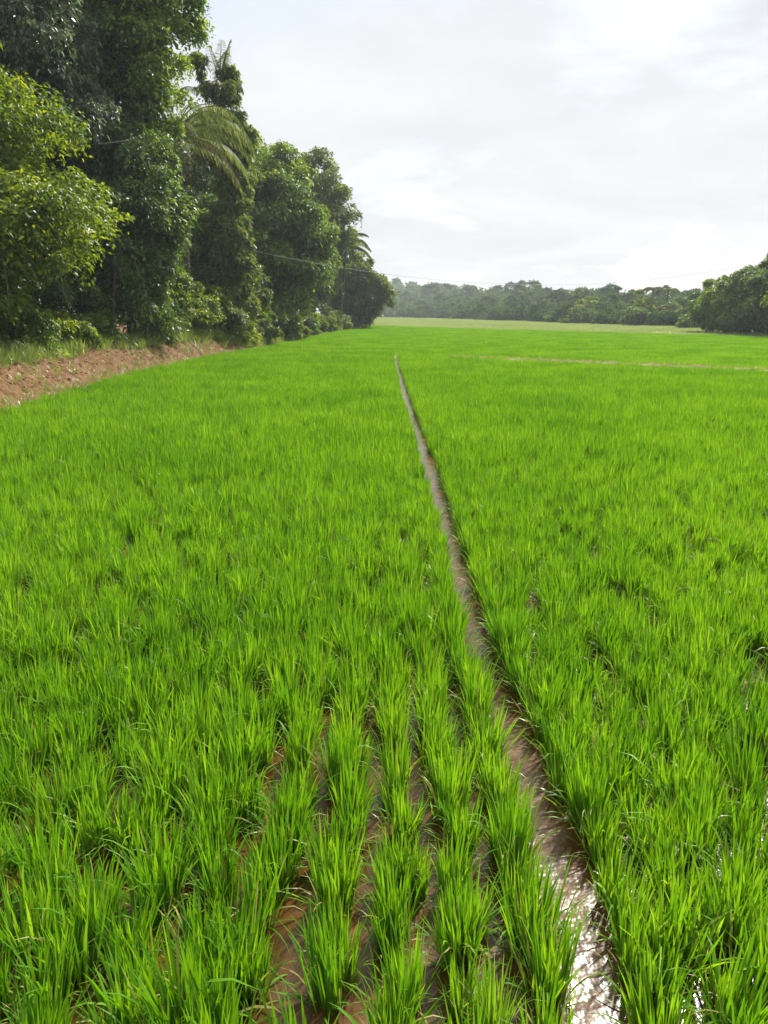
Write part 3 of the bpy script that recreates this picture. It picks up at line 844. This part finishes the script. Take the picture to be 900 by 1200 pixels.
M['twig'] = earth_material('pale_twig', [(0.3, (0.12, 0.10, 0.07)), (0.7, (0.27, 0.24, 0.18))], 6.0, bump=0.3, bscale=30)
lianas('yellow-green bushy tree overhanging the bank at the left edge',
       [((-12.5, 24.3, 7.2), (-12.3, 24.0, 4.2), 0.02), ((-11.9, 24.4, 5.6), (-11.4, 24.2, 2.2), 0.016), ((-11.2, 24.8, 4.6), (-10.6, 24.6, 3.4), 0.014), ((-10.2, 25.4, 4.6), (-9.9, 25.2, 2.4), 0.013)], 901)
lianas('dark vine-covered tree with a narrow drooping crown beside the coconut palm',
       [((-11.6, 33.2, 6.6), (-10.4, 33.4, 5.0), 0.018), ((-10.9, 33.6, 5.4), (-11.1, 33.2, 1.6), 0.016), ((-10.2, 33.9, 7.2), (-10.0, 33.7, 3.2), 0.014)], 902)


# --- palms
def frond_mesh(rng, length, arch, droop, leaflets=44, lw=0.045, ll=0.75):
    """rachis along +X that rises then falls, with hanging leaflets on both sides"""
    t = np.linspace(0, 1, 26)
    ang = arch - (arch + droop) * t ** 1.15
    st = length / 25
    px = np.concatenate([[0], np.cumsum(np.cos(ang[:-1]) * st)])
    pz = np.concatenate([[0], np.cumsum(np.sin(ang[:-1]) * st)])
    path = np.stack([px, np.zeros(26), pz], -1)
    parts = [tube_arrays(path, np.linspace(0.045, 0.008, 26), 4)]
    tt = np.linspace(0.12, 0.99, leaflets)
    for s in (-1, 1):
        P = np.stack([np.interp(tt, t, px), np.zeros(leaflets), np.interp(tt, t, pz)], -1)
        a_ = np.interp(tt, t, ang)
        fwd = np.stack([np.cos(a_), np.zeros(leaflets), np.sin(a_)], -1)
        side = np.array([0, s, 0.0])
        D = unit(fwd * 0.55 + side * 0.75 + np.array([0, 0, -0.45]) + rng.normal(0, 0.08, (leaflets, 3)))
        L = ll * np.interp(tt, [0.1, 0.35, 0.7, 1.0], [0.6, 1.0, 0.9, 0.35]) * rng.uniform(0.85, 1.1, leaflets)
        S = unit(np.cross(D, np.array([0, 0, 1.0])))
        w_ = lw * rng.uniform(0.8, 1.2, leaflets)
        V = np.empty((leaflets, 5, 3))
        V[:, 0] = P - S * w_[:, None] * 0.3; V[:, 1] = P + S * w_[:, None] * 0.3
        midp = P + D * L[:, None] * 0.5 + np.array([0, 0, -1.0]) * L[:, None] * 0.06
        V[:, 2] = midp - S * w_[:, None] * 0.5; V[:, 3] = midp + S * w_[:, None] * 0.5
        V[:, 4] = P + D * L[:, None] * 0.9 + np.array([0, 0, -1.0]) * L[:, None] * 0.32
        F_ = (np.array([(0, 1, 3), (0, 3, 2), (2, 3, 4)])[None] + (np.arange(leaflets) * 5)[:, None, None]).reshape(-1, 3)
        parts.append((V.reshape(-1, 3), F_, np.zeros(leaflets * 5)))
    return tri_mesh('frond', *join_arrays(parts))


def palm(name, label, base, head, fronds, seed, trunk=0.16, length=4.6, lw=0.05, group=None):
    """fronds: list of (azimuth deg, arch deg, droop deg, length scale, dry)"""
    rng = np.random.default_rng(seed)
    root = mk(name, None, loc=base, label=label, cat='palm', group=group)
    h = np.array(head, float) - np.array(base, float)
    tp = curve_pts((0, 0, -0.3), h, 12, 0.02, rng)
    mk('trunk', M['bark'], parent=root, mesh=tri_mesh('trunk', *tube_arrays(tp, np.linspace(trunk, trunk * 0.7, 12), 9), smooth=True))
    for az, arch, droop, ls, dry in fronds:
        f = mk('frond', M['dry_frond' if dry else 'frond'], parent=root, mesh=frond_mesh(rng, length * ls, R(arch), R(droop), lw=lw))
        f.location = h
        f.rotation_euler = (R(rng.normal(0, 8)), 0, R(az))
        if dry: f['label'] = 'yellowed drooping frond'
    return root


coconut = palm('coconut_palm', 'coconut palm with long drooping fronds among the left trees', (-11.2, 44, 0.9), (-10.75, 43.4, 10.9),
     [(-20, 62, 75, 1.0, False), (15, 55, 80, 1.0, False), (-55, 60, 80, 1.0, False), (-90, 55, 78, 0.95, False), (-10, 25, 85, 1.05, False), (-40, 30, 85, 1.0, False),
      (-25, 5, 80, 0.95, True), (-70, 5, 85, 0.9, True), (10, -5, 82, 0.9, False), (-5, 42, 82, 1.0, False), (-32, 48, 80, 1.05, False), (-65, 35, 84, 0.95, False), (25, 20, 84, 0.95, False), (-110, 20, 85, 0.9, False), (-45, 82, 40, 0.85, False), (40, 78, 40, 0.85, False), (-150, 45, 80, 0.9, False), (60, 50, 80, 0.9, False), (120, 50, 80, 0.9, False), (170, 55, 80, 0.9, False), (-120, 75, 60, 0.9, False)],
     201, length=5.2)
# creeper-clad palm stem beside it: a ragged column, short spikes at its head
root = palm('creeper_clad_palm', 'slender old palm clad in creepers, standing up against the sky', (-9.7, 49, 0.9), (-9.35, 48.8, 14.9),
     [(-60, 84, -70, 0.55, False), (20, 80, -66, 0.6, False), (150, 82, -74, 0.5, False), (80, 76, -50, 0.55, False), (0, 40, 80, 0.4, False), (-90, 30, 80, 0.35, True)],
     202, trunk=0.2, length=4.0, lw=0.06)
rc = np.random.default_rng(203)
lob = []
for z_ in np.arange(1.5, 14.6, 1.2):
    f_ = np.interp(z_, [1, 6, 10, 12.5, 14.4], [1.6, 1.25, 1.15, 0.95, 0.5])
    lob.append((rc.normal(0.25, 0.16) + z_ * 0.012, rc.normal(0, 0.15), z_, f_ * rc.uniform(0.75, 1.15), f_, 0.95))
lob += [(1.15, 0, 12.1, 0.5, 0.6, 0.35), (1.55, -0.1, 11.3, 0.3, 0.35, 0.5), (0.9, 0, 8.9, 0.5, 0.5, 0.4), (-0.75, 0, 14.6, 0.22, 0.3, 0.9), (0.95, 0, 14.2, 0.25, 0.3, 0.7), (1.9, -0.1, 10.9, 0.22, 0.3, 0.5), (-0.9, 0, 10.6, 0.6, 0.6, 0.8)]
mk('creeper', M['olive'], parent=root, mesh=tri_mesh('creeper', *crown_arrays(rc, lob, 40000, (0.2, 0.11), 0.34, hang=0.8, droop=0.4, inner=0.3)))
palm('small_palm', 'feathery palm leaning out behind the end tree of left wood', (-5.4, 95, 0.8), (-4.5, 94.6, 9.6),
     [(-30, 50, 60, 1, False), (10, 45, 70, 1, False), (-80, 50, 60, 1, False), (60, 50, 60, 1, False), (-10, 75, 40, 1, False), (150, 55, 60, 1, False), (-130, 50, 60, 1, False), (0, 15, 70, 1, False), (100, 60, 50, 1, False)],
     204, length=3.6, lw=0.11)


# --- shrubs along the top of the bank
def shrub(label, x, y, h, rx, mat, seed, n=5000, leaf=(0.16, 0.075), **kw):
    z0 = float(bank_z(np.array(x), np.array(y))) - 0.05
    g_ = np.random.default_rng(seed + 7)
    lobes = [(x, y, z0 + h * 0.34, rx, rx * 1.1, h * 0.34)]
    for _ in range(5):
        f_ = g_.uniform(0.35, 0.65)
        lobes.append((x + rx * g_.uniform(-0.9, 0.8), y + rx * g_.uniform(-0.8, 0.8), z0 + h * g_.uniform(0.15, 0.75), rx * f_, rx * f_, h * f_ * 0.6))
    return tree('shrub', label, 'shrub', (x, y, z0), lobes, n, mat, leaf, 0.36, 0.05, seed, group='shrubs along the top of the bank', hang=0.5, **kw)


SH = [
    ('low pale shrub at the lip of the bank under the creeper-clad palm', -8.9, 48.5, 1.5, 0.9, 'lime', 6000),
    ('low green shrub beside the paddy left of the domed tree', -8.6, 54.0, 1.3, 0.9, 'olive', 6000),
    ('pale scrub bush before the left foot of the domed tree', -8.7, 63.5, 2.4, 1.3, 'lime', 7000),
    ('round green bush on the bank just past the domed tree', -7.6, 74.5, 2.3, 1.3, 'mid', 7000),
    ('pale bush halfway between the domed tree and end tree', -7.2, 86.0, 2.2, 1.4, 'lime', 7000),
    ('dark low bush at the left foot of the end tree', -6.0, 100.0, 2.2, 1.5, 'mid', 7000),
    ('dark shrub hugging the ground behind the lowest left shrubs', -15.2, 26.5, 3.0, 1.9, 'mid', 9000),
    ('dark shrub filling the gap under the grey-green tree', -14.2, 31.5, 4.6, 2.0, 'dark', 11000),
    ('dark undergrowth bush between the vine-covered tree and the wood', -13.4, 37.0, 3.4, 1.8, 'dark', 8000),
    ('low leafy shrub on the bank below the yellow-green tree, left edge', -13.0, 23.6, 1.7, 1.1, 'olive', 9000),
    ('dark green shrub at the foot of the yellow-green tree', -12.5, 26.6, 1.9, 1.1, 'mid', 9000),
    ('broad-leaved shrub by the bare earth, right of the yellow-green tree', -12.2, 29.6, 1.8, 1.0, 'lime', 9000),
    ('small shrub in front of the dark vine-covered tree', -11.7, 32.5, 1.3, 0.9, 'mid', 7000),
    ('pale shrub beside the foot of the dark vine-covered tree', -10.9, 38.6, 2.2, 1.0, 'olive', 8000),
    ('sprawling pale shrub where the bare earth bank ends', -10.0, 46.5, 2.4, 1.2, 'olive', 9000),
    ('leafy shrub below the creeper-clad palm', -9.9, 51.5, 2.9, 1.2, 'lime', 9000),
    ('small shrub left of the domed tree foot', -9.3, 56.5, 2.2, 1.1, 'mid', 7000),
    ('dark little shrub in front of the domed tree', -8.3, 60.5, 1.9, 0.9, 'dark', 6000),
    ('pale shrub at the right foot of the domed tree', -7.9, 70.0, 1.6, 1.1, 'olive', 6000),
    ('low shrub beside the red earth beyond the domed tree', -7.6, 80.0, 1.6, 1.3, 'mid', 6000),
    ('olive shrub before the end tree of the left wood', -6.6, 94.0, 2.1, 1.5, 'olive', 7000),
]
for k, (lb, x, y, h, rx, mt, n_) in enumerate(SH):
    sc_ = 1.0 if y < 50 else 1.35
    shrub(lb, x, y, h, rx, mt, 300 + k, n_, (0.17 * sc_, 0.075 * sc_))

# --- the dark wood at the right edge
RW = [
    ('dark round-topped tree at the left end of right-hand wood', 37.6, 91, 5.0, 2.2, 'dark'),
    ('second dark tree from the left in the right-hand wood', 37.6, 87, 6.0, 2.3, 'mid'),
    ('middle dark tree of the right-hand wood', 37.8, 82.5, 6.8, 2.6, 'dark'),
    ('tall dark tree by the right edge of the photo', 38.2, 77.5, 8.0, 2.8, 'dark'),
    ('olive-green tree cut off by the right edge of the photo', 38.0, 72.5, 8.2, 2.7, 'mid'),
    ('dark tree just outside the right edge beside the rice', 39.0, 67.5, 8.5, 3.0, 'dark'),
    ('taller dark tree behind the right-hand wood', 42.5, 84.0, 8.0, 3.4, 'dark'),
]
for k, (lb, x, y, h, rx, mt) in enumerate(RW):
    lobes = [(x, y, h * 0.70, rx * 0.9, rx, h * 0.30), (x - rx * 0.45, y - 0.6, h * 0.48, rx * 0.75, rx * 0.8, h * 0.30), (x + rx * 0.4, y + 0.4, h * 0.5, rx * 0.8, rx * 0.9, h * 0.32),
             (x - rx * 0.2, y - 0.8, h * 0.24, rx * 0.8, rx * 0.9, h * 0.24)]
    tree('leafy_tree', lb, 'tree', (x, y, -0.1), lobes, 17000, mt, (0.30, 0.14), 0.62, 0.2, 400 + k, group='trees of the right-hand wood', hang=0.7, ledge=0.3)

# --- the hazy wood across the far side
FW_PX = np.array([430, 470, 560, 644, 730, 810, 860])
FW_D = np.array([400, 340, 225, 165, 132, 112, 105])
FW_EL = np.array([2.15, 2.05, 1.85, 1.70, 1.62, 1.60, 1.6])
rf = np.random.default_rng(51)
parts = []
tcount = 0
for rowf, hf, cnt in ((1.05, 0.42, 46), (1.25, 0.70, 48), (1.55, 0.93, 52), (1.75, 1.0, 50)):
    for px in np.linspace(432, 862, cnt):
        px_ = px + rf.normal(0, 4)
        D_ = np.interp(px_, FW_PX, FW_D) * rowf * rf.uniform(0.97, 1.05)
        x = (px_ - 450) / 906 * D_
        h = (2.3 + D_ * math.tan(R(np.interp(px_, FW_PX, FW_EL)))) * hf * rf.uniform(0.84, 1.12)
        w_ = D_ * (0.0105 + 0.004 * rf.uniform())
        lob = [(x, D_, h * 0.72, w_ * 0.9, w_, h * 0.28), (x - w_ * 0.5, D_ - 1, h * 0.45, w_ * 0.8, w_, h * 0.28), (x + w_ * 0.5, D_ - 1, h * 0.40, w_ * 0.8, w_, h * 0.3), (x, D_ - 1, h * 0.16, w_, w_, h * 0.2)]
        sc_ = D_ / 150.0
        V, F, T = crown_arrays(rf, lob, 900, (0.52 * sc_, 0.30 * sc_), w_ * 0.34, per=30, inner=0.25)
        T = np.clip(T * 0.6 + rf.uniform(-0.15, 0.55), 0, 1)
        parts.append((V, F, T))
M['far'] = leaf_material('far_wood_leaf', [(0.0, (0.028, 0.070, 0.020)), (0.6, (0.075, 0.145, 0.034)), (1.0, (0.18, 0.25, 0.06))], transl=0.3, gloss=0.0, lean=0.75)
mk('far_wood', M['far'], mesh=tri_mesh('far_wood', *join_arrays(parts)), kind='stuff', label='hazy dense wood stretching across the far side of the fields', cat='wood')

FT = [('rounded dark bush standing at the front edge of the far wood', 736, 1.0, 3.0, 1.9, 'dark'),
      ('pale yellowish tree at the front of the far wood', 742, 1.12, 5.6, 2.0, 'lime'),
      ('bright green tree low in the middle of the far wood', 678, 1.1, 4.6, 2.6, 'lime'),
      ('small dark bush at the right end of the far wood', 800, 0.98, 1.5, 1.3, 'mid'),
      ('pale tree between the yellowish tree and the right-hand wood', 776, 1.12, 4.6, 1.9, 'olive')]
for k, (lb, px, df, h, rx, mt) in enumerate(FT):
    D_ = np.interp(px, FW_PX, FW_D) * df
    x = (px - 450) / 906 * D_
    lobes = [(x, D_, h * 0.66, rx * 0.9, rx, h * 0.34), (x - rx * 0.4, D_ - 0.5, h * 0.4, rx * 0.7, rx * 0.7, h * 0.3), (x + rx * 0.4, D_, h * 0.42, rx * 0.7, rx * 0.7, h * 0.3)]
    tree('leafy_tree' if h > 3.2 else 'bush', lb, 'tree' if h > 3.2 else 'bush', (x, D_, 0), lobes, 3500, mt, (0.4, 0.2), 0.6, 0.13, 500 + k, group='trees along the front of the far wood')
for k, (px, df, h, side) in enumerate([(752, 1.13, 6.2, 'left'), (768, 1.16, 6.0, 'right')]):
    D_ = np.interp(px, FW_PX, FW_D) * df
    x = (px - 450) / 906 * D_
    palm('coconut_palm', 'pale coconut palm before the far wood, %s one of two' % side, (x, D_, 0), (x + 0.3, D_, h),
         [(a_, 45, 70, 1, False) for a_ in range(0, 360, 36)], 600 + k, length=2.4, lw=0.16, group='palms before the far wood')
# ---------------------------------------------------------------- wires
def wire(label, a, b, sag, r):
    p = curve_pts(a, b, 40, 0.0, RNG, sag=sag)
    mk('overhead_wire', M['wire'], mesh=tri_mesh('overhead_wire', *tube_arrays(p, np.full(40, r), 6), smooth=True), label=label, cat='wire')


wire('long thin wire sagging across the fields to right-hand wood', (-10.6, 57.5, 6.8), (37.0, 76, 7.3), 2.55, 0.011)
wire('short pale wire strung between the trees at upper left', (-14.0, 30.5, 8.25), (-10.4, 34.3, 9.1), 0.15, 0.012)

# ---------------------------------------------------------------- air
hz_m, hn, hl = nodes_of('haze_air')
ho = hn.new('ShaderNodeOutputMaterial')
pv = hn.new('ShaderNodeVolumePrincipled')
pv.inputs['Color'].default_value = (0.86, 0.93, 1.0, 1)
pv.inputs['Density'].default_value = 0.00042
pv.inputs['Anisotropy'].default_value = 0.2
hl.new(pv.outputs[0], ho.inputs['Volume'])
x0, x1, y0, y1, z0, z1 = -1550, 1550, -1550, 1550, -1.5, 24.0
V = np.array([(x, y, z) for z in (z0, z1) for x, y in ((x0, y0), (x1, y0), (x1, y1), (x0, y1))])
F = np.array([(0, 3, 2, 1), (4, 5, 6, 7), (0, 1, 5, 4), (1, 2, 6, 5), (2, 3, 7, 6), (3, 0, 4, 7)])
mk('haze', hz_m, mesh=tri_mesh('haze', V, F), kind='stuff', label='thin pale haze over the far fields', cat='haze')
